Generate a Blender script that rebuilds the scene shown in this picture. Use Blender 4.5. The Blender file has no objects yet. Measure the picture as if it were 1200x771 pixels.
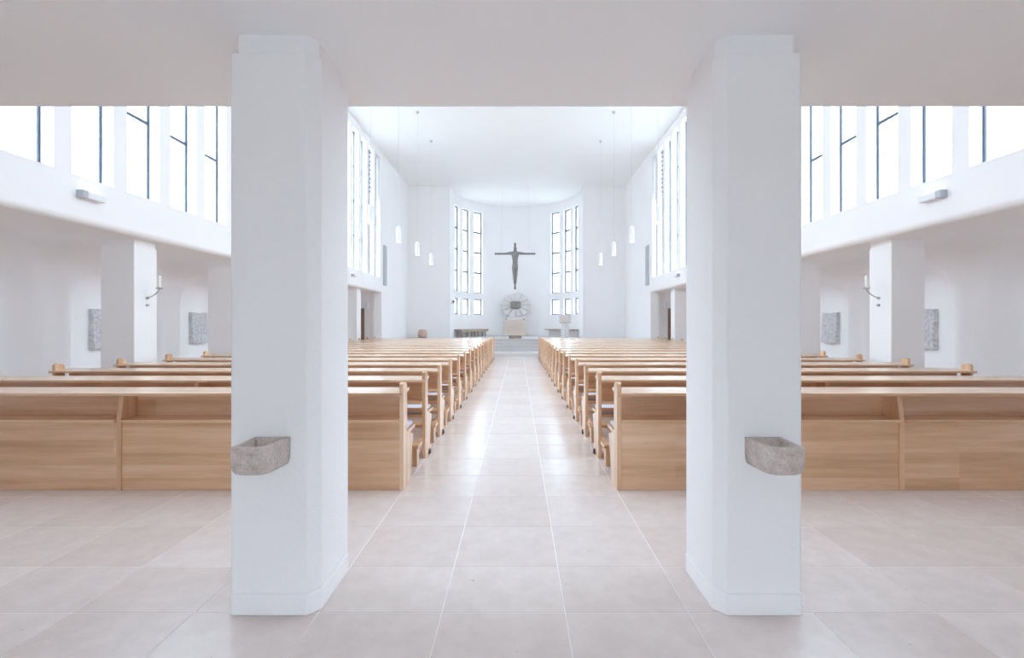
import bpy, bmesh, math, random
from mathutils import Vector, Matrix, noise
random.seed(7)
S = bpy.context.scene
COL = S.collection
PI = math.pi

# ------------------------------------------------------------------ camera
cam_d = bpy.data.cameras.new('camera')
cam_d.sensor_width = 36.0
cam_d.lens = 540.0 / 1200.0 * 36.0
cam_d.shift_x = -7.0 / 1200.0
cam_d.shift_y = -5.5 / 1200.0
cam_d.clip_start = 0.05
cam_d.clip_end = 200
cam = bpy.data.objects.new('camera', cam_d)
COL.objects.link(cam)
cam.location = (0.08, 0.0, 1.40)
cam.rotation_euler = (PI / 2, 0, 0)
S.camera = cam

# ------------------------------------------------------------------ sky and exposure
world = bpy.data.worlds.new('overcast_sky')
S.world = world
world.use_nodes = True
wn = world.node_tree.nodes
bg = wn['Background']
bg.inputs['Color'].default_value = (0.755, 0.87, 1.0, 1)
# standard overcast sky: luminance (1 + 2 sin(elevation)) / 3 of the zenith
ZENITH = 14.0
wl_ = world.node_tree.links
tc_ = wn.new('ShaderNodeTexCoord')
sp_ = wn.new('ShaderNodeSeparateXYZ')
wl_.new(tc_.outputs['Generated'], sp_.inputs[0])
mx_ = wn.new('ShaderNodeMath')
mx_.operation = 'MAXIMUM'
wl_.new(sp_.outputs['Z'], mx_.inputs[0])
mx_.inputs[1].default_value = 0.0
ma_ = wn.new('ShaderNodeMath')
ma_.operation = 'MULTIPLY_ADD'
wl_.new(mx_.outputs[0], ma_.inputs[0])
ma_.inputs[1].default_value = ZENITH * 2 / 3
ma_.inputs[2].default_value = ZENITH / 3
wl_.new(ma_.outputs[0], bg.inputs['Strength'])
S.view_settings.view_transform = 'Standard'
S.view_settings.look = 'None'
S.view_settings.exposure = 0.15
S.view_settings.gamma = 1.0
S.view_settings.use_curve_mapping = False
S.cycles.use_denoising = True
S.cycles.max_bounces = 24
S.cycles.diffuse_bounces = 20
S.cycles.glossy_bounces = 4
S.cycles.transparent_max_bounces = 12
S.cycles.sample_clamp_indirect = 10.0
S.cycles.caustics_reflective = False
S.cycles.caustics_refractive = False


def portal(name, loc, direction, sx, sy):
    """window portal: only guides sky light in through the real openings"""
    d = bpy.data.lights.new(name, 'AREA')
    d.shape = 'RECTANGLE'
    d.size = sx
    d.size_y = sy
    d.cycles.is_portal = True
    o = bpy.data.objects.new(name, d)
    COL.objects.link(o)
    o.location = loc
    o.rotation_euler = Vector(direction).to_track_quat('-Z', 'Y').to_euler()
    return o


# ------------------------------------------------------------------ dimensions (metres)
XW = 5.62            # nave wall face
ZC = 8.57            # nave ceiling
ZS = 2.72            # aisle soffit
Y0 = -3.2            # entrance wall
YE = 23.9            # end wall either side of the apse
SILL, HEAD = 3.33, 8.27
PITCH_W = 0.835
COL_Y0, COL_P = 7.12, 2.46

for s in (-1, 1):
    portal('nave_window_portal', (s * 6.05, 11.1, 5.8), (-s, 0, 0), 16.6, 5.1)
for a in (-57, 57):
    r = 3.95
    t = math.radians(a)
    portal('apse_window_portal', (r * math.sin(t), 24.6 + r * math.cos(t), 5.0),
           (-math.sin(t), -math.cos(t), 0), 3.4, 6.3)
portal('entrance_portal', (0, Y0 - 0.35, 1.1), (0, 1, 0), 3.4, 2.3)


# ------------------------------------------------------------------ mesh builder
class MB:
    def __init__(self):
        self.v = []
        self.f = []

    def box(self, x0, x1, y0, y1, z0, z1):
        b = len(self.v)
        self.v += [(x0, y0, z0), (x1, y0, z0), (x1, y1, z0), (x0, y1, z0),
                   (x0, y0, z1), (x1, y0, z1), (x1, y1, z1), (x0, y1, z1)]
        self.f += [tuple(b + i for i in q) for q in
                   ((3, 2, 1, 0), (4, 5, 6, 7), (0, 1, 5, 4), (1, 2, 6, 5), (2, 3, 7, 6), (3, 0, 4, 7))]
        return self

    def cbox(self, c, sx, sy, sz):
        return self.box(c[0] - sx / 2, c[0] + sx / 2, c[1] - sy / 2, c[1] + sy / 2, c[2] - sz / 2, c[2] + sz / 2)

    def prism(self, pts, axis, a0, a1):
        """extrude a 2-D polygon along an axis; pts are the other two coordinates in xyz order"""
        b = len(self.v)
        n = len(pts)
        for a in (a0, a1):
            for p in pts:
                if axis == 'x':
                    self.v.append((a, p[0], p[1]))
                elif axis == 'y':
                    self.v.append((p[0], a, p[1]))
                else:
                    self.v.append((p[0], p[1], a))
        self.f.append(tuple(b + i for i in range(n - 1, -1, -1)))
        self.f.append(tuple(b + n + i for i in range(n)))
        for i in range(n):
            j = (i + 1) % n
            self.f.append((b + i, b + j, b + n + j, b + n + i))
        return self

    def lathe(self, prof, c=(0, 0, 0), n=20):
        """prof: (radius, z) from bottom to top, closed at both ends"""
        b = len(self.v)
        for r, z in prof:
            for i in range(n):
                a = 2 * PI * i / n
                self.v.append((c[0] + r * math.cos(a), c[1] + r * math.sin(a), c[2] + z))
        for k in range(len(prof) - 1):
            for i in range(n):
                j = (i + 1) % n
                self.f.append((b + k * n + i, b + k * n + j, b + (k + 1) * n + j, b + (k + 1) * n + i))
        self.f.append(tuple(b + i for i in range(n - 1, -1, -1)))
        e = b + (len(prof) - 1) * n
        self.f.append(tuple(e + i for i in range(n)))
        return self

    def tube(self, pts, r, n=8):
        pts = [Vector(p) for p in pts]
        b = len(self.v)
        for k, p in enumerate(pts):
            d = (pts[min(k + 1, len(pts) - 1)] - pts[max(k - 1, 0)]).normalized()
            u = d.orthogonal().normalized() if abs(d.z) > 0.99 else d.cross(Vector((0, 0, 1))).normalized()
            w = d.cross(u)
            for i in range(n):
                a = 2 * PI * i / n
                self.v.append(tuple(p + u * r * math.cos(a) + w * r * math.sin(a)))
        for k in range(len(pts) - 1):
            for i in range(n):
                j = (i + 1) % n
                self.f.append((b + k * n + i, b + k * n + j, b + (k + 1) * n + j, b + (k + 1) * n + i))
        self.f.append(tuple(b + i for i in range(n)))
        e = b + (len(pts) - 1) * n
        self.f.append(tuple(e + i for i in range(n)))
        return self

    def arc(self, c, r0, r1, t0, t1, z0, z1, step=3.0):
        """curved block around c; angle (deg) from +y towards +x"""
        n = max(1, int(math.ceil(abs(t1 - t0) / step)))
        b = len(self.v)
        for i in range(n + 1):
            t = math.radians(t0 + (t1 - t0) * i / n)
            sn, cs = math.sin(t), math.cos(t)
            for r, z in ((r0, z0), (r1, z0), (r1, z1), (r0, z1)):
                self.v.append((c[0] + r * sn, c[1] + r * cs, z))
        for i in range(n):
            p, q = b + 4 * i, b + 4 * i + 4
            for k in range(4):
                m = (k + 1) % 4
                self.f.append((p + k, p + m, q + m, q + k))
        self.f.append((b + 3, b + 2, b + 1, b))
        e = b + 4 * n
        self.f.append((e, e + 1, e + 2, e + 3))
        return self

    def mesh(self, name, mat, bevel=0.0, smooth=False, seg=2):
        me = bpy.data.meshes.new(name)
        me.from_pydata([tuple(p) for p in self.v], [], self.f)
        bm = bmesh.new()
        bm.from_mesh(me)
        bmesh.ops.recalc_face_normals(bm, faces=bm.faces)
        if bevel > 0:
            es = [e for e in bm.edges if len(e.link_faces) == 2 and e.calc_face_angle(0) > 0.5]
            bmesh.ops.bevel(bm, geom=es, offset=bevel, segments=seg, profile=0.5, affect='EDGES', clamp_overlap=True)
        for f in bm.faces:
            f.smooth = smooth
        bm.to_mesh(me)
        bm.free()
        if mat:
            me.materials.append(mat)
        return me


def link(name, me, parent=None, loc=(0, 0, 0)):
    o = bpy.data.objects.new(name, me)
    COL.objects.link(o)
    o.location = loc
    if parent is not None:
        o.parent = parent
    return o


def obj(name, mb, mat, parent=None, bevel=0.0, smooth=False, loc=(0, 0, 0), seg=2):
    return link(name, mb.mesh(name, mat, bevel, smooth, seg), parent, loc)


def tag(o, label, cat, group=None, kind=None):
    o['label'] = label
    o['category'] = cat
    if group:
        o['group'] = group
    if kind:
        o['kind'] = kind
    return o


def thing(name, label, cat, loc=(0, 0, 0), group=None, kind=None):
    o = link(name, None, None, loc)
    o.empty_display_size = 0.1
    return tag(o, label, cat, group, kind)


def struct(name, mb, mat, label, cat, **k):
    o = obj(name, mb, mat, **k)
    return tag(o, label, cat, None, 'structure')


def smooth_by_angle(o, ang=40):
    me = o.data
    for p in me.polygons:
        p.use_smooth = True
    bm = bmesh.new()
    bm.from_mesh(me)
    for e in bm.edges:
        if len(e.link_faces) == 2 and e.calc_face_angle(0) > math.radians(ang):
            e.smooth = False
    bm.to_mesh(me)
    bm.free()


# ------------------------------------------------------------------ materials
def new_mat(name):
    m = bpy.data.materials.new(name)
    m.use_nodes = True
    nt = m.node_tree
    return m, nt, nt.nodes['Principled BSDF']


def N(nt, t, **k):
    n = nt.nodes.new(t)
    for a, b in k.items():
        setattr(n, a, b)
    return n


def ramp(nt, fac, stops):
    r = N(nt, 'ShaderNodeValToRGB')
    el = r.color_ramp.elements
    while len(el) < len(stops):
        el.new(0.5)
    for e, (p, c) in zip(el, stops):
        e.position = p
        e.color = (*c, 1)
    nt.links.new(fac, r.inputs['Fac'])
    return r.outputs['Color']


def coords(nt, scale, kind='Object'):
    tc = N(nt, 'ShaderNodeTexCoord')
    mp = N(nt, 'ShaderNodeMapping')
    mp.inputs['Scale'].default_value = scale
    nt.links.new(tc.outputs[kind], mp.inputs['Vector'])
    return mp.outputs['Vector']


def noise_tex(nt, vec, scale, detail=3.0, rough=0.5):
    n = N(nt, 'ShaderNodeTexNoise')
    n.inputs['Scale'].default_value = scale
    n.inputs['Detail'].default_value = detail
    n.inputs['Roughness'].default_value = rough
    if vec is not None:
        nt.links.new(vec, n.inputs['Vector'])
    return n


def bump(nt, height, strength, dist, bsdf):
    b = N(nt, 'ShaderNodeBump')
    b.inputs['Strength'].default_value = strength
    b.inputs['Distance'].default_value = dist
    nt.links.new(height, b.inputs['Height'])
    nt.links.new(b.outputs['Normal'], bsdf.inputs['Normal'])


def simple(name, col, rough=0.5, metal=0.0, noise_amt=0.0, nscale=8.0, bump_s=0.0):
    m, nt, b = new_mat(name)
    b.inputs['Roughness'].default_value = rough
    b.inputs['Metallic'].default_value = metal
    v = coords(nt, (1, 1, 1))
    n = noise_tex(nt, v, nscale, 4)
    lo = tuple(c * (1 - noise_amt) for c in col)
    hi = tuple(min(1, c * (1 + noise_amt)) for c in col)
    nt.links.new(ramp(nt, n.outputs['Fac'], [(0.3, lo), (0.7, hi)]), b.inputs['Base Color'])
    if bump_s:
        bump(nt, n.outputs['Fac'], bump_s, 0.01, b)
    return m


def plaster(name, col, bs=0.25, sc=55.0):
    m, nt, b = new_mat(name)
    b.inputs['Roughness'].default_value = 0.85
    b.inputs['Specular IOR Level'].default_value = 0.2
    v = coords(nt, (1, 1, 1), 'Generated' if False else 'Object')
    n = noise_tex(nt, v, 1.2, 3)
    lo = tuple(c * 0.985 for c in col)
    nt.links.new(ramp(nt, n.outputs['Fac'], [(0.35, lo), (0.65, col)]), b.inputs['Base Color'])
    n2 = noise_tex(nt, v, sc, 5, 0.6)
    bump(nt, n2.outputs['Fac'], bs, 0.006, b)
    return m


M = {}
M['plaster'] = plaster('white_plaster', (0.92, 0.918, 0.922))
M['plaster_rough'] = plaster('rough_white_plaster', (0.91, 0.91, 0.92), 0.55, 38.0)
M['ceiling'] = plaster('ceiling_paint', (0.915, 0.915, 0.915), 0.1)
M['gallery'] = plaster('gallery_paint', (0.91, 0.92, 0.935), 0.1)


def oak(name, axis):
    """oak: grain runs along axis ('x' or 'z'), laminated strips across it"""
    m, nt, b = new_mat(name)
    L = nt.links
    b.inputs['Roughness'].default_value = 0.36
    b.inputs['Specular IOR Level'].default_value = 0.5
    b.inputs['Coat Weight'].default_value = 1.0
    b.inputs['Coat Roughness'].default_value = 0.16
    tc = N(nt, 'ShaderNodeTexCoord')
    oi = N(nt, 'ShaderNodeObjectInfo')
    sep = N(nt, 'ShaderNodeSeparateXYZ')
    L.new(tc.outputs['Object'], sep.inputs['Vector'])
    off = N(nt, 'ShaderNodeMath', operation='MULTIPLY')
    L.new(oi.outputs['Random'], off.inputs[0])
    off.inputs[1].default_value = 37.0
    comb = N(nt, 'ShaderNodeCombineXYZ')
    scl = {'x': (0.55, 9.0, 9.0), 'z': (9.0, 9.0, 0.55)}[axis]
    for i, c in enumerate('XYZ'):
        mm = N(nt, 'ShaderNodeMath', operation='MULTIPLY_ADD')
        L.new(sep.outputs[c], mm.inputs[0])
        mm.inputs[1].default_value = scl[i]
        L.new(off.outputs[0], mm.inputs[2])
        L.new(mm.outputs[0], comb.inputs[i])
    n1 = noise_tex(nt, comb.outputs[0], 1.3, 5, 0.6)
    n2 = noise_tex(nt, comb.outputs[0], 9.0, 3, 0.6)
    # strip index across the grain
    strip = N(nt, 'ShaderNodeMath', operation='MULTIPLY')
    L.new(sep.outputs['Z' if axis == 'x' else 'Y'], strip.inputs[0])
    strip.inputs[1].default_value = 9.5
    fl = N(nt, 'ShaderNodeMath', operation='FLOOR')
    L.new(strip.outputs[0], fl.inputs[0])
    # staves are finite: break them along the length too
    lx = N(nt, 'ShaderNodeMath', operation='MULTIPLY_ADD')
    L.new(sep.outputs['X' if axis == 'x' else 'Z'], lx.inputs[0])
    lx.inputs[1].default_value = 0.45
    L.new(off.outputs[0], lx.inputs[2])
    fx = N(nt, 'ShaderNodeMath', operation='FLOOR')
    L.new(lx.outputs[0], fx.inputs[0])
    cw = N(nt, 'ShaderNodeCombineXYZ')
    L.new(fl.outputs[0], cw.inputs[0])
    L.new(fx.outputs[0], cw.inputs[1])
    L.new(off.outputs[0], cw.inputs[2])
    wnz = N(nt, 'ShaderNodeTexWhiteNoise')
    L.new(cw.outputs[0], wnz.inputs['Vector'])
    a = N(nt, 'ShaderNodeMath', operation='MULTIPLY_ADD')
    L.new(wnz.outputs['Value'], a.inputs[0])
    a.inputs[1].default_value = 0.20
    a.inputs[2].default_value = -0.10
    s1 = N(nt, 'ShaderNodeMath', operation='ADD')
    L.new(n1.outputs['Fac'], s1.inputs[0])
    L.new(a.outputs[0], s1.inputs[1])
    s2 = N(nt, 'ShaderNodeMath', operation='MULTIPLY_ADD')
    L.new(n2.outputs['Fac'], s2.inputs[0])
    s2.inputs[1].default_value = 0.25
    L.new(s1.outputs[0], s2.inputs[2])
    L.new(ramp(nt, s2.outputs[0], [(0.35, OAK_D), (0.62, OAK_M), (0.85, OAK_L)]), b.inputs['Base Color'])
    bump(nt, n2.outputs['Fac'], 0.08, 0.004, b)
    return m


OAK_D, OAK_M, OAK_L = (0.54, 0.315, 0.165), (0.70, 0.445, 0.26), (0.80, 0.57, 0.385)
M['oak'] = oak('oak_lengthwise', 'x')
M['oak_v'] = oak('oak_upright', 'z')


def limestone(name, base, var, rough=0.22, spots=True):
    m, nt, b = new_mat(name)
    L = nt.links
    b.inputs['Roughness'].default_value = rough
    b.inputs['Specular IOR Level'].default_value = 0.5
    geo = N(nt, 'ShaderNodeNewGeometry')
    oi = N(nt, 'ShaderNodeObjectInfo')
    add = N(nt, 'ShaderNodeMath', operation='ADD')
    L.new(geo.outputs['Random Per Island'], add.inputs[0])
    L.new(oi.outputs['Random'], add.inputs[1])
    fr = N(nt, 'ShaderNodeMath', operation='FRACT')
    L.new(add.outputs[0], fr.inputs[0])
    lo = tuple(c - var for c in base)
    hi = tuple(min(1, c + var) for c in base)
    tint = ramp(nt, fr.outputs[0], [(0.0, (lo[0] + 0.012, lo[1], lo[2] - 0.006)), (0.5, base), (1.0, hi)])
    n = noise_tex(nt, geo.outputs['Position'], 7.0, 8, 0.72)
    mot = ramp(nt, n.outputs['Fac'], [(0.3, (0.89, 0.875, 0.865)), (0.65, (1, 1, 1))])
    mx = N(nt, 'ShaderNodeMix', data_type='RGBA', blend_type='MULTIPLY')
    mx.inputs['Factor'].default_value = 1.0
    L.new(tint, mx.inputs['A'])
    L.new(mot, mx.inputs['B'])
    out = mx.outputs['Result']
    if spots:
        n3 = noise_tex(nt, geo.outputs['Position'], 22.0, 2, 0.5)
        sp = ramp(nt, n3.outputs['Fac'], [(0.22, (0.72, 0.66, 0.62)), (0.25, (1, 1, 1))])
        m2 = N(nt, 'ShaderNodeMix', data_type='RGBA', blend_type='MULTIPLY')
        m2.inputs['Factor'].default_value = 1.0
        L.new(out, m2.inputs['A'])
        L.new(sp, m2.inputs['B'])
        out = m2.outputs['Result']
    L.new(out, b.inputs['Base Color'])
    bump(nt, n.outputs['Fac'], 0.04, 0.01, b)
    return m


M['tile'] = limestone('limestone_tile', (0.73, 0.655, 0.62), 0.045)
M['grout'] = simple('pale_grout', (0.84, 0.81, 0.79), 0.8, 0, 0.03)
M['step'] = limestone('step_limestone', (0.60, 0.58, 0.575), 0.02, 0.4)
def basin_stone():
    m, nt, b = new_mat('weathered_basin_stone')
    b.inputs['Roughness'].default_value = 0.85
    v = coords(nt, (1, 1, 1))
    n1 = noise_tex(nt, v, 14.0, 5, 0.65)
    n2 = noise_tex(nt, v, 90.0, 3, 0.6)
    c1 = ramp(nt, n1.outputs['Fac'], [(0.30, (0.46, 0.40, 0.35)), (0.5, (0.60, 0.53, 0.49)), (0.72, (0.70, 0.62, 0.58))])
    c2 = ramp(nt, n2.outputs['Fac'], [(0.30, (0.78, 0.76, 0.74)), (0.55, (1, 1, 1))])
    mx = N(nt, 'ShaderNodeMix', data_type='RGBA', blend_type='MULTIPLY')
    mx.inputs['Factor'].default_value = 1.0
    nt.links.new(c1, mx.inputs['A'])
    nt.links.new(c2, mx.inputs['B'])
    nt.links.new(mx.outputs['Result'], b.inputs['Base Color'])
    bump(nt, n2.outputs['Fac'], 0.5, 0.004, b)
    return m


M['basin'] = basin_stone()
M['altar'] = simple('beige_altar_limestone', (0.66, 0.58, 0.51), 0.7, 0, 0.07, 10.0, 0.2)
M['pale_stone'] = simple('pale_pink_stone', (0.74, 0.71, 0.70), 0.7, 0, 0.05, 9.0, 0.2)
M['ambo_stem'] = simple('white_marble', (0.80, 0.79, 0.79), 0.5, 0, 0.05, 7.0)
M['ambo_top'] = simple('pink_marble', (0.72, 0.66, 0.63), 0.5, 0, 0.07, 9.0)
M['relief'] = simple('grey_relief_stone', (0.60, 0.60, 0.62), 0.8, 0, 0.2, 22.0, 0.8)
M['bronze'] = simple('dark_bronze', (0.27, 0.255, 0.245), 0.6, 0.0, 0.3, 14.0, 0.3)
M['beam_wood'] = simple('brown_cross_wood', (0.23, 0.165, 0.13), 0.7, 0, 0.25, 10.0)
M['frame'] = simple('slate_blue_window_frame', (0.085, 0.11, 0.155), 0.5, 0, 0.08)
M['frame_grey'] = simple('grey_window_frame', (0.20, 0.215, 0.25), 0.5, 0, 0.08)
M['steel'] = simple('brushed_steel', (0.5, 0.51, 0.53), 0.35, 0.8, 0.05)
M['dark'] = simple('black_rubber', (0.03, 0.03, 0.035), 0.7, 0, 0.1)
M['lamp_white'] = simple('white_lamp_enamel', (0.82, 0.83, 0.86), 0.4, 0, 0.01)
M['grey_box'] = simple('light_grey_enamel', (0.50, 0.52, 0.56), 0.5, 0, 0.03)
M['candle'] = simple('white_wax', (0.88, 0.87, 0.82), 0.5, 0, 0.02)
M['cushion'] = simple('light_grey_wool', (0.50, 0.50, 0.56), 0.95, 0, 0.06, 60.0, 0.2)
M['door_wood'] = simple('reddish_brown_door_wood', (0.25, 0.145, 0.10), 0.5, 0, 0.15, 6.0)
M['pedestal'] = simple('peach_wicker', (0.62, 0.47, 0.38), 0.8, 0, 0.15, 30.0, 0.4)
M['bench_wood'] = simple('pale_brown_bench_wood', (0.47, 0.37, 0.29), 0.6, 0, 0.12, 8.0)
M['bounce_roof'] = simple('pale_bounce_roof', (0.50, 0.50, 0.50), 0.8, 0, 0.1, 2.0)  # pale tone chosen to bounce sky light up to the nave ceiling
M['ground'] = simple('light_bounce_ground', (0.36, 0.36, 0.33), 0.9, 0, 0.2, 0.4)  # tone raised so the unseen ground sends more light upward
M['cord'] = simple('grey_cable', (0.6, 0.6, 0.62), 0.6, 0, 0.02)


def glass():
    m, nt, b = new_mat('clear_window_glass')
    nt.nodes.remove(b)
    out = nt.nodes['Material Output']
    tr = N(nt, 'ShaderNodeBsdfTransparent')
    tr.inputs['Color'].default_value = (0.95, 0.97, 0.98, 1)
    gl = N(nt, 'ShaderNodeBsdfGlossy')
    gl.inputs['Roughness'].default_value = 0.02
    v = coords(nt, (1, 1, 1))
    n = noise_tex(nt, v, 2.0)
    mr = N(nt, 'ShaderNodeMapRange')
    nt.links.new(n.outputs['Fac'], mr.inputs['Value'])
    mr.inputs['To Min'].default_value = 0.03
    mr.inputs['To Max'].default_value = 0.06
    mx = N(nt, 'ShaderNodeMixShader')
    nt.links.new(mr.outputs['Result'], mx.inputs['Fac'])
    nt.links.new(tr.outputs[0], mx.inputs[1])
    nt.links.new(gl.outputs[0], mx.inputs[2])
    nt.links.new(mx.outputs[0], out.inputs['Surface'])
    return m


M['glass'] = glass()


def glow(name, col, st):
    m, nt, b = new_mat(name)
    b.inputs['Base Color'].default_value = (*col, 1)
    b.inputs['Emission Color'].default_value = (*col, 1)
    b.inputs['Emission Strength'].default_value = st
    return m


M['lit'] = glow('lit_diffuser', (1.0, 0.97, 0.93), 1.6)
M['red_lamp'] = simple('dark_sanctuary_lamp_glass', (0.20, 0.10, 0.10), 0.2, 0, 0.05)


# ================================================================== STRUCTURE
ORD = ['first', 'second', 'third', 'fourth', 'fifth', 'sixth', 'seventh', 'eighth', 'ninth', 'tenth', 'eleventh',
       'twelfth', 'thirteenth', 'fourteenth', 'fifteenth', 'sixteenth', 'seventeenth', 'eighteenth', 'nineteenth',
       'twentieth']
SIDE = {-1: 'left', 1: 'right'}

# ---- floor: grout bed, single tiles, the rest joined
XJ = [-0.29 + 0.6 * k for k in range(-12, 14)]
YJ = [Y0, -2.6, -2.05, -1.5, -0.95, -0.4, 0.15, 0.68, 1.19, 1.70, 2.237, 2.662, 3.19, 3.73]
while YJ[-1] + 0.54 < 19.9:
    YJ.append(YJ[-1] + 0.54)
YJ.append(20.05)
floor = struct('floor', MB().box(-7.9, 7.9, Y0 - 0.3, 28.5, -0.25, -0.0012), M['grout'],
               'pale limestone tiled floor running down the aisle to the sanctuary', 'floor')
rest = MB()
tile_mesh = {}
for j in range(len(YJ) - 1):
    y0, y1 = YJ[j], YJ[j + 1]
    for i in range(len(XJ) - 1):
        x0, x1 = XJ[i], XJ[i + 1]
        xc, yc = (x0 + x1) / 2, (y0 + y1) / 2
        near = 1.19 <= y0 < 4.2 and abs(xc) < 1.15 * y1 + 0.35
        aisle = y0 >= 4.2 and -0.9 < xc < 0.92
        g = 0.0024
        if near or aisle:
            key = round(y1 - y0, 3)
            if key not in tile_mesh:
                h = (y1 - y0) / 2
                tile_mesh[key] = MB().box(-0.3 + g, 0.3 - g, -h + g, h - g, -0.02, 0.0).mesh('floor_tile', M['tile'])
            link('floor_tile', tile_mesh[key], floor, (xc, yc, 0))
        else:
            rest.box(max(x0 + g, -7.85), min(x1 - g, 7.85), y0 + g, y1 - g, -0.02, 0.0)
o = obj('floor_tiles', rest, M['tile'], floor)
o['kind'] = 'stuff'

# ---- sanctuary platform and its steps
sf = struct('floor_sanctuary', MB().box(-XW, XW, 22.30, 28.3, 0.0, 0.685), M['step'],
            'raised pale stone sanctuary floor in front of the apse', 'floor')
yy = [20.05, 21.46, 21.74, 22.02, 22.30]
for k in range(4):
    obj('step', MB().box(-XW, XW, yy[k], yy[k + 1], 0.0, 0.14 + 0.136 * k), M['step'], sf, bevel=0.008)

struct('ground', MB().box(-70, 70, -60, 90, -0.6, -0.3), M['ground'], 'unseen ground outside the church, added to block sky light from below', 'ground')  # unseen plane added to keep low sky light off the ceiling

# ---- nave walls with clerestory openings
NW = 19
openings = []
for n in range(NW):
    yf = 19.02 - PITCH_W * n
    openings.append((yf - 0.61, yf))
for s in (-1, 1):
    w = MB()
    x0, x1 = sorted((s * XW, s * 5.97))
    r = 0.09
    prof = [(s * XW, SILL), (s * XW, ZS + r)]
    for k in range(1, 7):
        a = PI / 2 * k / 6
        prof.append((s * (XW + r - r * math.cos(a)), ZS + r - r * math.sin(a)))
    prof += [(s * 5.97, ZS), (s * 5.97, SILL)]
    w.prism(prof, 'y', Y0, 19.25)
    w.box(x0, x1, Y0, 19.25, HEAD, ZC + 0.1)
    ys = openings[::-1]
    w.box(x0, x1, Y0, ys[0][0], SILL, HEAD)
    for k in range(len(ys) - 1):
        w.box(x0, x1, ys[k][1], ys[k + 1][0], SILL, HEAD)
    w.box(x0, x1, ys[-1][1], 19.25, SILL, HEAD)
    w.box(x0, x1, 19.25, YE + 0.3, 0.0, ZC + 0.1)
    struct('wall_' + SIDE[s], w, M['plaster'], f'white plastered {SIDE[s]} nave wall with a row of tall narrow windows', 'wall')

# ---- clerestory windows
wcount = 0


def make_window(idx, s, y0, y1, ordinal, extra=None):
    root = thing(f'window_{idx}', f'tall narrow clerestory window, {ordinal} from the altar end of the {SIDE[s]} nave wall',
                 'window', (s * 5.80, (y0 + y1) / 2, SILL), 'clerestory windows', 'structure')
    h = (y1 - y0) / 2
    H = HEAD - SILL
    for name, me in win_meshes:
        link(name, me[0], root, me[1])
    if extra == 'blind':
        obj('roller_blind', MB().box(-0.05 * s - 0.004, -0.05 * s + 0.004, -h + 0.03, h - 0.03, H - 1.75, H - 0.02), M['grey_box'], root)
    if extra == 'glare_dot':  # added diamonds drawing the stile as broken up by window glare
        z = H - 0.12
        k = 0
        while z > H - 1.75:
            yo = h - 0.055 - 0.035 * (k % 2)
            mb = MB()
            mb.prism([(yo - 0.05, z), (yo, z + 0.06), (yo + 0.05, z), (yo, z - 0.06)], 'x', -0.06 * s - 0.012, -0.06 * s + 0.012)
            obj('glare_dot', mb, M['frame_grey'], root)
            z -= 0.17
            k += 1
    return root


h, H = 0.305, HEAD - SILL
fw = 0.026
win_meshes = []
for yy_ in (-h + fw / 2, h - fw / 2):
    win_meshes.append(('stile', (MB().box(-0.012, 0.012, -fw / 2, fw / 2, 0, H).mesh('stile', M['frame']), (0, yy_, 0))))
rail = MB().box(-0.012, 0.012, -h + fw, h - fw, -0.021, 0.021).mesh('rail', M['frame'])
for zz in (0.021, H - 0.021):
    win_meshes.append(('rail', (rail, (0, 0, zz))))
tz = [4.58 - SILL, 5.81 - SILL, 7.03 - SILL]
for zz in tz:
    win_meshes.append(('transom', (rail, (0, 0, zz))))
lv = [0.042] + [z for z in tz] + [H - 0.042]
for k in range(4):
    a0 = lv[k] + (0.021 if k else 0)
    a1 = lv[k + 1] - (0.021 if k < 3 else 0)
    win_meshes.append(('pane', (MB().box(-0.004, 0.004, -h + fw, h - fw, a0, a1).mesh('pane', M['glass']), (0, 0, 0))))

for s in (-1, 1):
    for n, (a, b) in enumerate(openings):
        wcount += 1
        make_window(wcount, s, a, b, ORD[n], 'blind' if n == 0 else ('glare_dot' if n == 1 else None))

# ---- end walls either side of the apse, and the apse
for s in (-1, 1):
    w = MB()
    x0, x1 = sorted((s * 3.45, s * XW))
    w.box(x0, x1, YE, YE + 0.3, 0.0, ZC + 0.1)
    struct('wall_end_' + SIDE[s], w, M['plaster'], f'plain white end wall {SIDE[s]} of the apse', 'wall')
AC = (0.0, 24.6)
AR = 3.45
awin = [(35.8, 46.3), (51.8, 62.3), (67.8, 78.3)]
w = MB()
for s in (-1, 1):
    x0, x1 = sorted((s * AR, s * (AR + 0.3)))
    w.box(x0, x1, YE + 0.3, 24.6, 0.0, ZC + 0.1)
    cuts = [0.0] + [t for p in awin for t in p] + [90.0]
    for k in range(0, len(cuts), 2):
        w.arc(AC, AR, AR + 0.3, s * cuts[k], s * cuts[k + 1], 0.0, ZC + 0.1, 2.6)
    for (a, b) in awin:
        for z0, z1 in ((0.0, 1.96), (2.88, 3.24), (8.01, ZC + 0.1)):
            w.arc(AC, AR, AR + 0.3, s * a, s * b, z0, z1, 2.6)
struct('wall_apse', w, M['plaster'], 'white curved apse wall behind the altar', 'wall')

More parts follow.
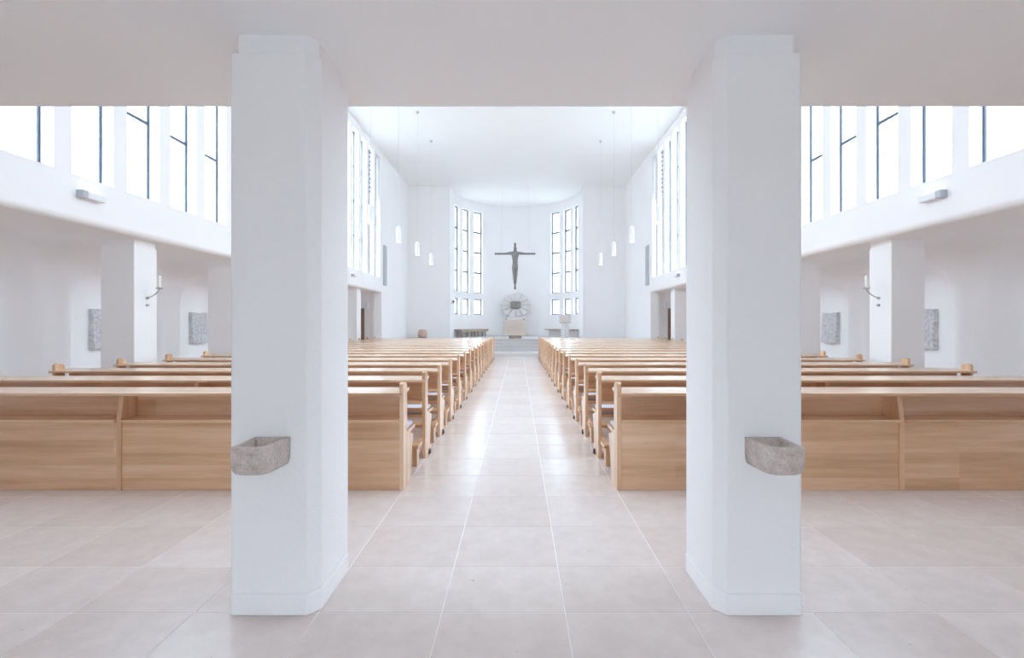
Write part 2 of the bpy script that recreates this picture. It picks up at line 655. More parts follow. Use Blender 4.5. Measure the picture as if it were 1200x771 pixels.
k2 = 0
for s in (-1, 1):
    for wi, (a, b) in enumerate(awin):
        wcount += 1
        k2 += 1
        t = math.radians((a + b) / 2) * s
        R = AR + 0.16
        half = R * math.tan(math.radians((b - a) / 2))
        root = thing(f'window_{wcount}', f'tall gridded apse window {SIDE[s]} of the crucifix, {ORD[wi]} outwards from it', 'window',
                     (AC[0] + R * math.sin(t), AC[1] + R * math.cos(t), 0), 'apse windows', 'structure')
        root.rotation_euler = (0, 0, -t)
        f = 0.065
        for z0, z1, bars in ((3.24, 8.01, [4.4325, 5.625, 6.8175]), (1.96, 2.88, [])):
            for x in (-half, half - f):
                obj('stile', MB().box(x, x + f, -0.025, 0.025, z0, z1), M['frame_grey'], root)
            for z in (z0, z1 - f):
                obj('rail', MB().box(-half + f, half - f, -0.025, 0.025, z, z + f), M['frame_grey'], root)
            for z in bars:
                obj('transom', MB().box(-half + f, half - f, -0.022, 0.022, z - 0.055, z + 0.055), M['frame_grey'], root)
            zs = [z0] + bars + [z1]
            for q in range(len(zs) - 1):
                obj('pane', MB().box(-half + f, half - f, -0.004, 0.004, zs[q] + 0.055, zs[q + 1] - 0.055), M['glass'], root)

# ---- ceilings
struct('ceiling', MB().box(-6.0, 6.0, Y0 - 0.3, 28.5, ZC, ZC + 0.15), M['ceiling'],
       'flat white nave ceiling running into the apse', 'ceiling')
g = MB().box(-XW, XW, Y0, 2.97, 2.804, 3.12)
gal = struct('ceiling_gallery', g, M['gallery'], 'low pale ceiling slab of the gallery above the front columns', 'ceiling')
obj('parapet', MB().box(-XW, XW, 2.85, 2.97, 3.12, 4.0), M['plaster'], gal)

# ---- entrance wall behind the camera, with a glazed screen
w = MB()
w.box(-7.9, -1.6, Y0 - 0.3, Y0, 0, 3.1)
w.box(1.6, 7.9, Y0 - 0.3, Y0, 0, 3.1)
w.box(-1.6, 1.6, Y0 - 0.3, Y0, 2.15, 3.1)
w.box(-6.0, 6.0, Y0 - 0.3, Y0, 3.1, ZC + 0.1)
struct('wall_entrance', w, M['plaster'], 'white entrance wall opposite the apse', 'wall')
wcount += 1
root = thing(f'window_{wcount}', 'wide glazed entrance screen opposite the apse', 'window', (0, Y0 - 0.15, 0), None, 'structure')
for k in range(5):
    x = -1.6 + k * (3.2 - 0.06) / 4
    obj('mullion', MB().box(x, x + 0.06, -0.04, 0.04, 0, 2.15), M['frame'], root)
    if k < 4:
        x2 = -1.6 + (k + 1) * (3.2 - 0.06) / 4
        obj('pane', MB().box(x + 0.06, x2, -0.005, 0.005, 0.05, 2.1), M['glass'], root)
        for z in (0.0, 2.1):
            obj('rail', MB().box(x + 0.06, x2, -0.03, 0.03, z, z + 0.05), M['frame'], root)


# ---- aisles: coved ceiling flowing into a scalloped outer wall
def sstep(a, b, x):
    t = max(0.0, min(1.0, (x - a) / (b - a)))
    return t * t * (3 - 2 * t)


WX0, NICHE = 7.26, 0.33


def recess(y, z):
    """depth of the arched niche between two columns (rounded-top opening with soft edges)"""
    u = (y - (COL_Y0 + 0.225)) / COL_P
    u = (0.5 - abs(u - round(u))) * COL_P          # distance from the bay centre
    hw_, top, r_ = 1.06, 2.60, 0.80
    qx, qz = u - (hw_ - r_), z - (top - r_)
    if qx > 0 and qz > 0:
        d = r_ - math.hypot(qx, qz)
    else:
        d = min(hw_ - u, top - z)
    return NICHE * sstep(0.0, 0.40, d)


def wall_x(y, z=1.2):
    return WX0 + recess(y, z)


YA1 = 19.5
for s in (-1, 1):
    mb = MB()
    ny = 300
    prof_n = 14
    rows = []
    for j in range(ny + 1):
        y = Y0 + (YA1 + 0.05 - Y0) * j / ny
        rx, rz = 0.50, 0.45
        pr = [(5.965, ZS), (6.2, ZS), (WX0 - rx, ZS)]
        for k in range(1, prof_n + 1):
            a = PI / 2 * k / prof_n
            z = ZS - rz + rz * math.cos(a)
            pr.append((WX0 - rx + rx * math.sin(a) + recess(y, z), z))
        for z in (2.15, 2.03, 1.9, 1.77, 1.6, 1.2, 0.6, 0.0):
            pr.append((WX0 + recess(y, z), z))
        pr += [(7.88, 0.0), (7.88, 2.94), (5.965, 2.94)]
        rows.append(pr)
        for p in pr:
            mb.v.append((s * p[0], y, p[1]))
    m_ = len(rows[0])
    for j in range(ny):
        for k in range(m_):
            a, b = j * m_ + k, j * m_ + (k + 1) % m_
            mb.f.append((a, b, b + m_, a + m_))
    mb.f.append(tuple(range(m_)))
    mb.f.append(tuple(ny * m_ + k for k in range(m_)))
    o = struct('wall_aisle_' + SIDE[s], mb, M['plaster'], f'white {SIDE[s]} aisle wall of shallow niches curving into the low ceiling', 'wall')
    smooth_by_angle(o, 35)
    x0, x1 = sorted((s * 5.97, s * 7.95))
    struct('roof_aisle_' + SIDE[s], MB().box(x0, x1, Y0 - 0.3, 19.8, 2.95, 3.06), M['bounce_roof'],
           f'unseen low roof, pale to bounce light up, over the {SIDE[s]} aisle outside the clerestory', 'roof')  # unseen slab added to control light bounced in through the windows
    # aisle end wall, with a door
    x0, x1 = sorted((s * 5.97, s * 7.75))
    struct('wall_aisle_end_' + SIDE[s], MB().box(x0, x1, YA1, YA1 + 0.3, 0, ZS + 0.2), M['plaster'],
           f'white wall closing the far end of the {SIDE[s]} aisle', 'wall')
    d = thing('door_' + ('1' if s < 0 else '2'), f'brown wooden door at the far end of the {SIDE[s]} aisle', 'door',
              (s * 6.86, YA1, 0), None, 'structure')
    obj('door_leaf', MB().box(-0.39, 0.39, -0.03, 0.0, 0.005, 2.02), M['door_wood'], d, bevel=0.004)
    for x in (-0.44, 0.39):
        obj('door_jamb', MB().box(x, x + 0.05, -0.045, 0.0, 0, 2.07), M['door_wood'], d)
    obj('door_head', MB().box(-0.39, 0.39, -0.045, 0.0, 2.02, 2.07), M['door_wood'], d)
    obj('door_handle', MB().tube([(-s * 0.33, -0.03, 1.05), (-s * 0.33, -0.075, 1.05), (-s * 0.22, -0.075, 1.05)], 0.01), M['steel'], d)

# ================================================================== COLUMNS
# two large columns in the foreground, with capital and base band
for s, xi, xo in ((-1, -0.884, -1.308), (1, 1.034, 1.451)):
    root = thing('column', f'large white plastered column in the foreground, {SIDE[s]} of the aisle', 'column',
                 ((xi + xo) / 2, 2.44, 0), 'foreground columns')
    hw = abs(xi - xo) / 2
    hd = 0.2265
    c1, c2 = 0.052, 0.015        # inner chamfer, outer chamfer

    def plan(inset):
        a, d = hw - inset, hd - inset
        p = [(-a + c2, -d), (a - c1, -d), (a, -d + c1), (a, d - c1), (a - c1, d), (-a + c2, d), (-a, d - c2), (-a, -d + c2)]
        return [(x * (-s), y) for x, y in p]
    o = obj('shaft', MB().prism(plan(0.0), 'z', 0.105, 2.705), M['plaster_rough'], root, bevel=0.006)
    obj('base_band', MB().prism(plan(-0.003), 'z', 0.0, 0.105), M['plaster_rough'], root, bevel=0.008)
    obj('capital', MB().prism(plan(0.022), 'z', 2.705, 2.804), M['plaster_rough'], root)

for s in (-1, 1):
    for k in range(-1, 5):
        y = COL_Y0 + COL_P * k
        x0, x1 = sorted((s * 5.85, s * 6.37))
        lab = {-1: f'square white aisle column beside the rearmost pew, {SIDE[s]} aisle',
               0: f'square white {SIDE[s]} aisle column carrying the candle sconce'}.get(
            k, f'square white {SIDE[s]} aisle column, {ORD[max(k, 1) - 1]} one beyond the sconce column')
        root = thing('column', lab, 'column',
                     ((x0 + x1) / 2, y + 0.225, 0), 'aisle columns')
        hw = (x1 - x0) / 2
        obj('shaft', MB().box(-hw, hw, -0.225, 0.225, 0, 2.62), M['plaster'], root, bevel=0.012)
        obj('capital', MB().box(-hw + 0.015, hw - 0.015, -0.21, 0.21, 2.62, ZS), M['plaster'], root)

# ================================================================== HOLY WATER BASINS
for s, xa, xb in ((-1, -1.183, -1.012), (1, 1.168, 1.34)):
    # plan: x from xa..xb, front at y=-0.21, back at the column face (y=0)
    root = thing('holy_water_basin', f'rough stone holy water basin on the front of the {SIDE[s]} foreground column', 'basin',
                 ((xa + xb) / 2, 2.2135, 0.86), 'stone basins')
    hw = (xb - xa) / 2
    mb = MB()
    inn = -s          # inner side direction (towards the aisle)
    outer = [(-inn * hw, 0.0), (-inn * hw, -0.185), (-inn * (hw - 0.008), -0.203), (-inn * (hw - 0.025), -0.21)]
    for q in range(7):
        a_ = PI / 2 * q / 6
        outer.append((inn * (hw - 0.012 - 0.06 + 0.06 * math.sin(a_)), -0.21 + 0.06 - 0.06 * math.cos(a_)))
    outer.append((inn * hw, 0.0))
    # lofted rings: bottom (tucked), belly, rim outer, rim inner, bowl
    def ring(pts, sc, shift, z):
        cx = sum(p[0] for p in pts) / len(pts)
        return [((p[0] - cx) * sc + cx, p[1] * sc + shift * 0.0, z(p) if callable(z) else z) for p in pts]
    rings = [ring(outer, sc_, 0, z_) for sc_, z_ in
             ((0.70, -0.132), (0.82, -0.129), (0.91, -0.120), (0.965, -0.105), (0.99, -0.085), (1.0, -0.06), (1.0, 0.0))]
    n = len(outer)
    for rg in rings:
        mb.v += rg
    for k in range(len(rings) - 1):
        for i in range(n):
            j = (i + 1) % n
            mb.f.append((k * n + i, k * n + j, (k + 1) * n + j, (k + 1) * n + i))
    mb.f.append(tuple(range(n - 1, -1, -1)))
    # rim and hollow bowl
    cx, cy = -inn * 0.005, -0.10
    b0 = (len(rings) - 1) * n
    b1 = len(mb.v)
    for p in outer:
        mb.v.append(((p[0] - cx) * 0.74 + cx, (p[1] - cy) * 0.76 + cy, 0.0))
    b2 = len(mb.v)
    for p in outer:
        mb.v.append(((p[0] - cx) * 0.5 + cx, (p[1] - cy) * 0.5 + cy, -0.055))
    for i in range(n):
        j = (i + 1) % n
        mb.f.append((b0 + i, b0 + j, b1 + j, b1 + i))
        mb.f.append((b1 + i, b1 + j, b2 + j, b2 + i))
    mb.f.append(tuple(b2 + i for i in range(n)))
    me = mb.mesh('bowl', M['basin'], 0.004, False, 2)
    smooth_by_angle(link('bowl', me, root), 45)
    wb = MB().prism([((p[0] - cx) * 0.58 + cx, (p[1] - cy) * 0.58 + cy) for p in outer], 'z', -0.045, -0.040)
    obj('water', wb, simple('still_water', (0.30, 0.25, 0.2), 0.05, 0, 0.02), root)

# ================================================================== PEWS
PEW_L = 4.80
Y_PEW, P_PEW, NROW = 3.877, 0.9111, 17
TH = 0.037
pew_cache = {}


def pew_parts(s, back_row):
    """parts of one pew; local x runs from the aisle end (0) outwards (s * PEW_L), y from its back towards the altar"""
    key = (s, back_row)
    if key in pew_cache:
        return pew_cache[key]
    P = []

    def X(a, b):
        return sorted((s * a, s * b))

    def bx(name, mat, a, b, y0, y1, z0, z1, bev=0.003):
        x0, x1 = X(a, b)
        P.append((name, MB().box(x0, x1, y0, y1, z0, z1).mesh(name, M[mat], bev)))

    # end panels
    low = [(0.0, 0.0), (0.25, 0.0), (0.30, 0.25), (0.36, 0.40), (0.13, 0.47)] if back_row else \
          [(0.02, 0.0), (0.30, 0.0), (0.32, 0.06), (0.26, 0.12), (0.30, 0.30), (0.36, 0.40), (0.13, 0.47)]
    prof = low + [(0.125, 0.865), (0.105, 0.90), (0.03, 0.912), (0.0, 0.895)]
    if not back_row:
        prof += [(0.0, 0.10)]
    for a in (0.0, PEW_L - TH):
        x0, x1 = X(a, a + TH)
        P.append(('end_panel', MB().prism(prof, 'x', x0, x1).mesh('end_panel', M['oak_v'], 0.004)))
    # sloping book ledge, running on past the outer end
    x0, x1 = X(TH * 0.25, PEW_L + 0.035)
    P.append(('book_ledge', MB().prism([(-0.015, 0.797), (0.25, 0.812), (0.25, 0.838), (-0.015, 0.823)], 'x', x0, x1).mesh('book_ledge', M['oak'], 0.004)))
    mid = PEW_L / 2
    thirds = ((TH, mid - 0.02), (mid + 0.02, PEW_L - TH))
    for a, b in thirds:
        bx('back_panel', 'oak', a, b, 0.175, 0.197, 0.60 if not back_row else 0.55, 0.815)
        bx('book_shelf', 'oak', a, b, -0.028, 0.175, 0.572, 0.600, 0.006)
        if back_row:
            bx('lower_panel', 'oak', a, b, 0.012, 0.034, 0.0, 0.572)
    x0, x1 = X(mid - 0.02, mid + 0.02)
    if back_row:
        pf = [(0.0, 0.0), (0.19, 0.0), (0.19, 0.82), (0.03, 0.80), (0.0, 0.60)]
    else:
        pf = [(0.0, 0.40), (0.19, 0.40), (0.19, 0.82), (0.03, 0.80), (0.0, 0.60)]
    P.append(('divider', MB().prism(pf, 'x', x0, x1).mesh('divider', M['oak_v'], 0.003)))
    # seat
    bx('seat', 'oak', TH, PEW_L - TH, 0.15, 0.60, 0.405, 0.435)
    bx('seat_cushion', 'cushion', TH + 0.02, PEW_L - TH - 0.02, 0.17, 0.59, 0.435, 0.47, 0.012)
    bx('seat_rail', 'oak', TH, PEW_L - TH, 0.16, 0.19, 0.47, 0.50)
    for a in (0.06, mid, PEW_L - 0.10):
        bx('seat_leg', 'oak_v', a, a + 0.04, 0.48, 0.54, 0.0, 0.405)
    if not back_row:
        # kneeler hung behind the pew
        bx('kneeler_board', 'oak', 0.0, PEW_L, -0.33, -0.14, 0.195, 0.225, 0.005)
        for a in (0.03, mid - 0.02, PEW_L - 0.07):
            bx('kneeler_leg', 'oak_v', a, a + 0.045, -0.26, -0.17, 0.0, 0.195)
            x0, x1 = X(a, a + 0.03)
            P.append(('kneeler_bracket', MB().prism([(-0.17, 0.10), (-0.17, 0.14), (0.03, 0.24), (0.03, 0.20)], 'x', x0, x1).mesh('kneeler_bracket', M['oak_v'])))
        for a in (-0.012, PEW_L - TH - 0.005):
            x0, x1 = X(a, a + 0.05)
            P.append(('foot_pad', MB().prism([(0.17, 0.0), (0.25, 0.0), (0.225, 0.05), (0.195, 0.05)], 'x', x0, x1).mesh('foot_pad', M['dark'])))
    pew_cache[key] = P
    return P


for s, xa in ((-1, -0.882), (1, 0.913)):
    for r in range(NROW):
        nm = ORD[r]
        if r == 0:
            lab = f'closed-back oak pew nearest the camera, {SIDE[s]} of the aisle'
        elif r == NROW - 1:
            lab = f'oak pew with kneeler nearest the altar, {SIDE[s]} of the aisle'
        else:
            lab = f'oak pew with kneeler, {nm} row from the camera, {SIDE[s]} of the aisle'
        root = thing('pew', lab, 'pew', (xa, Y_PEW + P_PEW * r, 0), 'oak pews in rows')
        holders = {}
        for name, me in pew_parts(s, r == 0):
            up = {'seat_cushion': 'seat', 'seat_rail': 'seat', 'seat_leg': 'seat',
                  'kneeler_leg': 'kneeler_board', 'kneeler_bracket': 'kneeler_board'}.get(name)
            o = link(name, me, holders[up] if up else root)
            if name in ('seat', 'kneeler_board'):
                holders[name] = o

# ================================================================== SANCTUARY
ZP = 0.685
# altar
root = thing('altar', 'beige stone block altar on a narrow plinth in front of the apse', 'altar', (-0.06, 23.05, ZP))
obj('plinth', MB().box(-0.32, 0.32, -0.25, 0.25, 0.0, 0.16), M['altar'], root, bevel=0.01)
obj('block', MB().box(-0.55, 0.55, -0.42, 0.42, 0.16, 0.93), M['altar'], root, bevel=0.015)
for a in range(8):
    t = PI / 4 * a + PI / 8
    c = (0.0 + 0.14 * math.cos(t), -0.424, 0.56 + 0.14 * math.sin(t))
    mb = MB()
    mb.prism([(0.06 * math.cos(t) - 0.02 * math.sin(t), 0.56 + 0.06 * math.sin(t) + 0.02 * math.cos(t)),
              (0.06 * math.cos(t) + 0.02 * math.sin(t), 0.56 + 0.06 * math.sin(t) - 0.02 * math.cos(t)),
              (0.2 * math.cos(t) + 0.035 * math.sin(t), 0.56 + 0.2 * math.sin(t) - 0.035 * math.cos(t)),
              (0.2 * math.cos(t) - 0.035 * math.sin(t), 0.56 + 0.2 * math.sin(t) + 0.035 * math.cos(t))], 'y', -0.436, -0.415)
    obj('carved_ray', mb, M['altar'], root, bevel=0.004)
# candle holders on the altar
for s in (-1, 1):
    c = thing('candle_holder', f'small dark candle holder on the {SIDE[s]} corner of the altar', 'candle holder',
              (-0.06 + s * 0.44, 23.0, ZP + 0.93), 'altar candles')
    obj('base', MB().lathe([(0.05, 0), (0.05, 0.015), (0.025, 0.03), (0.035, 0.06), (0.04, 0.07)], n=14), M['bronze'], c)
    obj('candle', MB().lathe([(0.022, 0.07), (0.022, 0.16), (0.018, 0.165)], n=12), M['candle'], c)

# radial stone disc with the tabernacle, on a stele
st = thing('tabernacle_stele', 'pale stone stele carrying a round rayed stone disc behind the altar', 'stele', (-0.06, 27.55, ZP))
obj('pillar', MB().box(-0.56, 0.56, -0.16, 0.30, 0.0, 1.18), M['pale_stone'], st, bevel=0.02)
rx, rz, zc = 0.85, 0.70, 1.865
NS = 12
for k in range(NS):
    a0 = 2 * PI * (k + 0.04) / NS
    a1 = 2 * PI * (k + 0.96) / NS
    pts = []
    jit = 1.0 + 0.05 * ((k * 7) % 3 - 1)
    for q in range(5):
        a = a0 + (a1 - a0) * q / 4
        e = jit * (1.0 + 0.03 * math.sin(q / 4 * PI))
        pts.append((rx * e * math.cos(a), zc + rz * e * math.sin(a)))
    pts.append((0.30 * math.cos(a1), zc + 0.24 * math.sin(a1)))
    pts.append((0.30 * math.cos(a0), zc + 0.24 * math.sin(a0)))
    obj('ray_stone', MB().prism(pts, 'y', -0.16 - 0.012 * (k % 3), 0.14), M['pale_stone'], st, bevel=0.012)
obj('disc_backing', MB().prism([(0.80 * math.cos(2 * PI * q / 32), zc + 0.66 * math.sin(2 * PI * q / 32)) for q in range(32)], 'y', -0.08, 0.20), M['pale_stone'], st)
tb = thing('tabernacle', 'dark bronze tabernacle box in the centre of the stone disc', 'tabernacle', (-0.06, 27.21, ZP + zc))
obj('box', MB().box(-0.29, 0.29, 0.0, 0.13, -0.185, 0.185), M['bronze'], tb, bevel=0.015)
for x in (-0.135, 0.135):
    obj('door_panel', MB().box(x - 0.12, x + 0.12, -0.018, 0.0, -0.15, 0.15), M['bronze'], tb, bevel=0.01)
obj('lock_knob', MB().cbox((0, -0.02, 0), 0.03, 0.03, 0.03), M['steel'], tb, bevel=0.008)

# ambo (lectern)
root = thing('ambo', 'stone lectern with a pink block top on a white pillar, right of the altar', 'lectern', (2.45, 23.25, ZP))
obj('base_slab', MB().box(-0.24, 0.24, -0.2, 0.2, 0, 0.05), M['ambo_stem'], root, bevel=0.008)
for x in (-0.095, 0.095):
    obj('pillar', MB().box(x - 0.088, x + 0.088, -0.13, 0.13, 0.05, 0.78), M['ambo_stem'], root, bevel=0.008)
obj('top_block', MB().prism([(-0.27, 0.82), (-0.2, 0.78), (0.2, 0.78), (0.25, 0.84), (0.25, 1.10), (-0.27, 1.19)], 'x', -0.29, 0.29), M['ambo_top'], root, bevel=0.012)

# curved benches along the apse wall
for s in (-1, 1):
    if s < 0:
        lab = 'curved wooden bench on slim legs along the left apse wall'
    else:
        lab = 'curved wooden bench behind the lectern along the right apse wall'
    root = thing('apse_bench', lab, 'bench', (0, 0, 0), 'apse benches')
    obj('seat', MB().arc(AC, 2.98, 3.42, s * 33, s * 82, ZP + 0.39, ZP + 0.44, 3), M['bench_wood'], root, bevel=0.006)
    if s < 0:
        for t in (37, 47, 57, 67, 77):
            for r in (3.04, 3.34):
                obj('leg', MB().arc(AC, r - 0.025, r + 0.025, s * t - 0.6, s * t + 0.6, ZP, ZP + 0.39, 3), M['bench_wood'], root)
        obj('apron', MB().arc(AC, 3.0, 3.03, s * 34, s * 81, ZP + 0.30, ZP + 0.39, 3), M['bench_wood'], root)
    else:
        obj('support', MB().arc(AC, 3.22, 3.42, s * 36, s * 79, ZP, ZP + 0.39, 3), M['pale_stone'], root)

# peach drum pedestal left
root = thing('wicker_drum', 'small peach-coloured round drum on the sanctuary floor by the left end wall', 'drum', (-4.76, 23.35, ZP))
obj('base', MB().lathe([(0.19, 0), (0.2, 0.04), (0.18, 0.06)], n=16), M['bronze'], root)
obj('body', MB().lathe([(0.19, 0.06), (0.235, 0.16), (0.245, 0.26), (0.22, 0.36), (0.19, 0.40)], n=16), M['pedestal'], root, smooth=False)
obj('lid', MB().lathe([(0.20, 0.40), (0.20, 0.43), (0.10, 0.455), (0.03, 0.46)], n=16), M['pedestal'], root)

# crucifix hanging on two wires
YX = 23.72
cr = thing('crucifix', 'large bronze crucifix figure with outstretched arms hanging above the altar', 'crucifix', (-0.07, YX, 0))
obj('upright_beam', MB().prism([(-0.045, 3.20), (0.045, 3.20), (0.06, 3.26), (0.04, 3.40), (0.045, 5.30), (0.05, 5.60), (-0.05, 5.60), (-0.045, 5.30), (-0.04, 3.40), (-0.06, 3.26)], 'y', 0.06, 0.13), M['beam_wood'], cr, bevel=0.006)
obj('cross_beam', MB().prism([(-1.05, 5.0), (-1.05, 5.085), (-0.2, 5.09), (0.2, 5.09), (1.05, 5.085), (1.05, 5.0)], 'y', 0.05, 0.12), M['beam_wood'], cr, bevel=0.006)
bmv = [  # joints of the figure: (x, y, z), radius, parent
    ((0, 0, 4.42), (0.125, 0.085), None),      # 0 pelvis
    ((0, 0, 4.62), (0.105, 0.08), 0),          # 1 waist
    ((0, -0.01, 4.85), (0.135, 0.095), 1),     # 2 chest
    ((0, 0, 5.03), (0.13, 0.085), 2),          # 3 shoulders base
    ((0, -0.01, 5.16), (0.05, 0.05), 3),       # 4 neck
    ((0.005, -0.03, 5.27), (0.075, 0.085), 4), # 5 head low
    ((0.005, -0.02, 5.40), (0.07, 0.08), 5),   # 6 head top
    ((0.19, 0, 5.07), (0.065, 0.06), 3),       # 7 left shoulder
    ((0.52, -0.01, 5.03), (0.05, 0.048), 7),   # 8 elbow
    ((0.86, 0, 5.04), (0.04, 0.036), 8),       # 9 wrist
    ((1.0, 0, 5.05), (0.045, 0.022), 9),       # 10 hand
    ((-0.19, 0, 5.07), (0.065, 0.06), 3),
    ((-0.52, -0.01, 5.03), (0.05, 0.048), 11),
    ((-0.86, 0, 5.04), (0.04, 0.036), 12),
    ((-1.0, 0, 5.05), (0.045, 0.022), 13),
    ((0.075, 0, 4.33), (0.085, 0.085), 0),     # 15 hip
    ((0.055, -0.03, 3.98), (0.062, 0.065), 15),  # 16 knee
    ((0.035, 0.0, 3.62), (0.042, 0.045), 16),  # 17 ankle
    ((0.04, -0.06, 3.48), (0.05, 0.035), 17),  # 18 foot
    ((-0.075, 0, 4.33), (0.085, 0.085), 0),
    ((-0.055, -0.03, 3.98), (0.062, 0.065), 19),
    ((-0.035, 0.0, 3.62), (0.042, 0.045), 20),
    ((-0.04, -0.06, 3.48), (0.05, 0.035), 21),
]
me = bpy.data.meshes.new('figure')
me.from_pydata([b_[0] for b_ in bmv], [(i, b_[2]) for i, b_ in enumerate(bmv) if b_[2] is not None], [])
fig = link('figure', me, cr)
me.materials.append(M['bronze'])
md = fig.modifiers.new('skin', 'SKIN')
md.use_smooth_shade = True
for i, b_ in enumerate(bmv):
    sv = me.skin_vertices[0].data[i]
    sv.radius = (b_[1][0] * 1.22, b_[1][1] * 1.2)
    sv.use_root = (i == 0)
fig.modifiers.new('round', 'SUBSURF').levels = 2
fig.modifiers['round'].render_levels = 2
obj('loincloth', MB().lathe([(0.115, 4.22), (0.14, 4.26), (0.15, 4.40), (0.135, 4.47), (0.12, 4.48)], n=18), M['bronze'], cr, smooth=True)
for x in (-0.68, 0.70):
    obj('wire', MB().tube([(x, 0.085, 5.08), (x, 0.085, ZC - 0.002)], 0.003, 6), M['cord'], cr)

# sanctuary lamp on the left apse jamb
sl = thing('sanctuary_lamp', 'tiny dark lamp on a bracket beside the left apse windows', 'lamp', (-3.45, 24.15, 2.50))
obj('bracket', MB().tube([(0, 0, 0), (0.10, 0, 0), (0.13, 0, 0.03)], 0.012, 6), M['bronze'], sl)
obj('lamp_glass', MB().lathe([(0.03, 0.02), (0.05, 0.05), (0.055, 0.13), (0.045, 0.15)], (0.14, 0, 0), 12), M['red_lamp'], sl)

# ================================================================== PENDANT LAMPS
for s in (-1, 1):
    for k in range(4):
        y = 10.62 + 2.46 * k
        p = thing('pendant_lamp', f'slim white cylinder pendant lamp, {ORD[k]} from the camera on the {SIDE[s]}', 'lamp',
                  (s * 3.31, y, 0), 'pendant lamps')
        obj('ceiling_cup', MB().lathe([(0.035, ZC - 0.07), (0.05, ZC - 0.03), (0.055, ZC)], n=14), M['grey_box'], p)
        obj('cord', MB().tube([(0, 0, 4.18), (0, 0, ZC - 0.06)], 0.003, 6), M['cord'], p)
        obj('shade', MB().lathe([(0.064, 3.75), (0.066, 3.77), (0.066, 4.13), (0.05, 4.15), (0.012, 4.19)], n=20), M['lamp_white'], p)
        obj('diffuser', MB().lathe([(0.058, 3.725), (0.06, 3.73), (0.06, 3.75)], n=20), M['lit'], p)

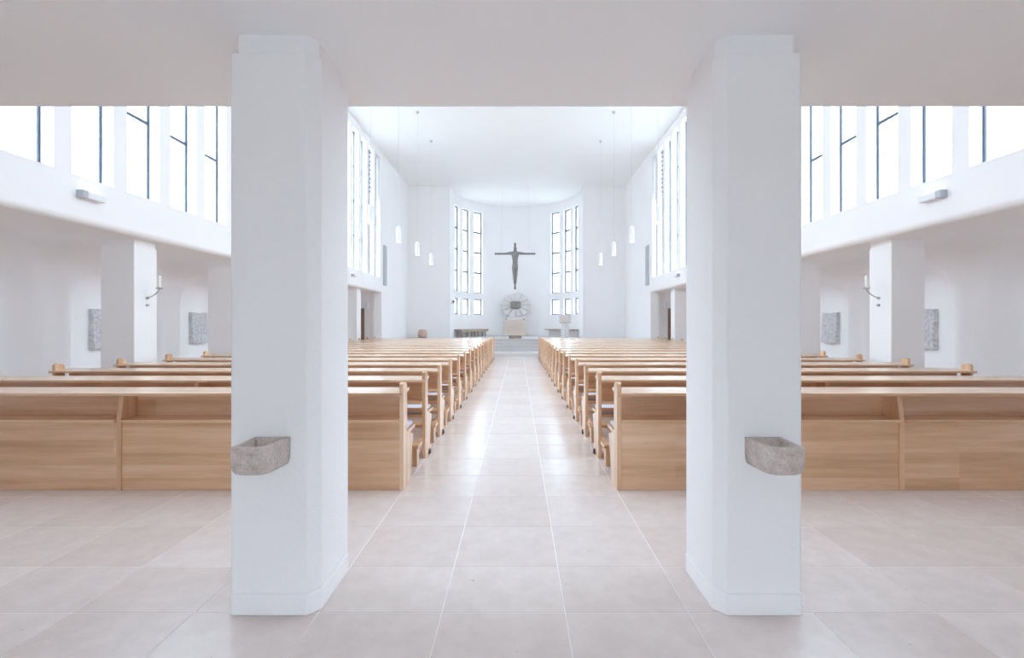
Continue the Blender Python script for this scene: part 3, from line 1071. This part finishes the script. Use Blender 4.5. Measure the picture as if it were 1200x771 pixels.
# ================================================================== WALL FITTINGS
for s in (-1, 1):
    for y, wh in ((6.1, 'near'), (15.9, 'far')):
        u = thing('wall_uplight', f'small white box uplight on the {SIDE[s]} nave wall, {"nearer" if wh == "near" else "farther from"} the camera',
                  'lamp', (s * XW, y, 3.09), 'wall uplights')
        a, b = sorted((0.0, -s * 0.10))
        obj('housing', MB().box(a, b, -0.09, 0.17, -0.045, 0.045), M['lamp_white'], u, bevel=0.006)
        obj('end_cap', MB().box(a, b, -0.16, -0.09, -0.05, 0.05), M['grey_box'], u, bevel=0.006)
        a, b = sorted((-s * 0.02, -s * 0.08))
        obj('lit_strip', MB().box(a, b, -0.07, 0.15, 0.045, 0.048), M['lit'], u)
    # grey panel loudspeaker
    sp = thing('column_loudspeaker', f'tall slim grey loudspeaker panel on the {SIDE[s]} nave wall', 'loudspeaker', (s * XW, 19.62, 3.05), 'wall loudspeakers')
    a, b = sorted((0.0, -s * 0.06))
    obj('cabinet', MB().box(a, b, -0.16, 0.2, 0.0, 1.70), M['grey_box'], sp, bevel=0.008)
    a, b = sorted((-s * 0.06, -s * 0.07))
    for z in (0.03, 0.87):
        obj('grille', MB().box(a, b, -0.14, 0.18, z, z + 0.80), M['grey_box'], sp)
    # small lamp on the aisle end wall
    wl = thing('wall_lamp', f'small white lamp on the end wall of the {SIDE[s]} aisle beside the door', 'lamp', (s * 6.27, 19.5, 2.22), 'aisle end lamps')
    obj('backplate', MB().box(-0.04, 0.04, -0.02, 0.0, -0.10, 0.10), M['lamp_white'], wl, bevel=0.004)
    obj('shade', MB().lathe([(0.045, -0.11), (0.06, -0.10), (0.06, 0.10), (0.045, 0.11)], (0, -0.08, 0), 14), M['lamp_white'], wl)
    # candle sconce on the aisle column
    sc = thing('candle_sconce', f'curved iron wall sconce with a white candle on the {SIDE[s]} aisle column', 'sconce',
               (s * 5.85, 7.36, 1.82), 'candle sconces')
    d = -s
    obj('wall_plate', MB().tube([(0, 0, 0), (d * 0.025, 0, 0)], 0.022, 12), M['steel'], sc)
    obj('fixing_boss', MB().tube([(0, 0, -0.115), (d * 0.03, 0, -0.115)], 0.02, 12), M['steel'], sc)
    obj('arm', MB().tube([(d * 0.02, 0, 0.0), (d * 0.09, -0.01, 0.025), (d * 0.16, -0.02, 0.065), (d * 0.215, -0.03, 0.115), (d * 0.225, -0.03, 0.145)], 0.009, 8), M['steel'], sc)
    obj('drip_pan', MB().lathe([(0.015, 0.14), (0.045, 0.15), (0.05, 0.16), (0.047, 0.163)], (d * 0.225, -0.03, 0), 16), M['steel'], sc)
    obj('candle', MB().lathe([(0.024, 0.163), (0.024, 0.345), (0.02, 0.352)], (d * 0.225, -0.03, 0), 14), M['candle'], sc)
    # stations of the cross in the niches
    for q, yb in enumerate((8.49, 11.0)):
        nx, nz = 14, 20
        wx = wall_x(yb)
        mb = MB()
        W, Hh = 0.52, 0.72
        front = []
        for iz in range(nz + 1):
            for iy in range(nx + 1):
                u, v = iy / nx, iz / nz
                yy2 = (u - 0.5) * W + 0.005 * math.sin(v * 9 + q * 2 + s) * (1 if u > 0.5 else -1)
                zz2 = (v - 0.5) * Hh + 0.010 * math.sin(u * 7 + q)
                edge = min(u, 1 - u, v, 1 - v)
                dd = 0.075 + 0.035 * (1 - v)
                if edge > 0.04:
                    # low-relief standing figures
                    for cx_, hh_ in ((0.3, 0.62), (0.52, 0.8), (0.74, 0.55)):
                        du = (u - cx_) / 0.09
                        if v < hh_:
                            dd += 0.022 * math.exp(-du * du)
                        rr = ((u - cx_) / 0.06) ** 2 + ((v - hh_ - 0.04) / 0.05) ** 2
                        dd += 0.025 * math.exp(-rr)
                    dd += 0.012 * noise.noise(Vector((u * 9 + q * 5 + s, v * 12, 3.1)))
                front.append((-s * dd, yy2, zz2))
        mb.v = front + [(-s * 0.002, p[1], p[2]) for p in front]
        m_ = nx + 1
        F = len(front)
        for iz in range(nz):
            for iy in range(nx):
                a = iz * m_ + iy
                mb.f.append((a, a + 1, a + m_ + 1, a + m_))
                mb.f.append((F + a, F + a + m_, F + a + m_ + 1, F + a + 1))
        loop = [i for i in range(nx + 1)] + [k * m_ + nx for k in range(1, nz + 1)] + \
               [nz * m_ + i for i in range(nx - 1, -1, -1)] + [k * m_ for k in range(nz - 1, 0, -1)]
        for i in range(len(loop)):
            a, b = loop[i], loop[(i + 1) % len(loop)]
            mb.f.append((a, b, F + b, F + a))
        o = obj('stone_relief', mb, M['relief'], None, loc=(s * wx, yb, 1.31))
        tag(o, f'grey carved stone relief in the {"nearer" if q == 0 else "farther"} visible niche of the {SIDE[s]} aisle', 'relief', 'stations of the cross')
    
# small sensor on the left aisle wall
sn = thing('wall_sensor', 'tiny white sensor box high on the left aisle wall', 'sensor', (-7.335, 7.08, 2.31))
obj('housing', MB().box(-0.02, 0.03, -0.03, 0.03, -0.025, 0.025), M['lamp_white'], sn, bevel=0.006)
obj('lens', MB().box(0.03, 0.033, -0.012, 0.012, -0.01, 0.01), M['grey_box'], sn)
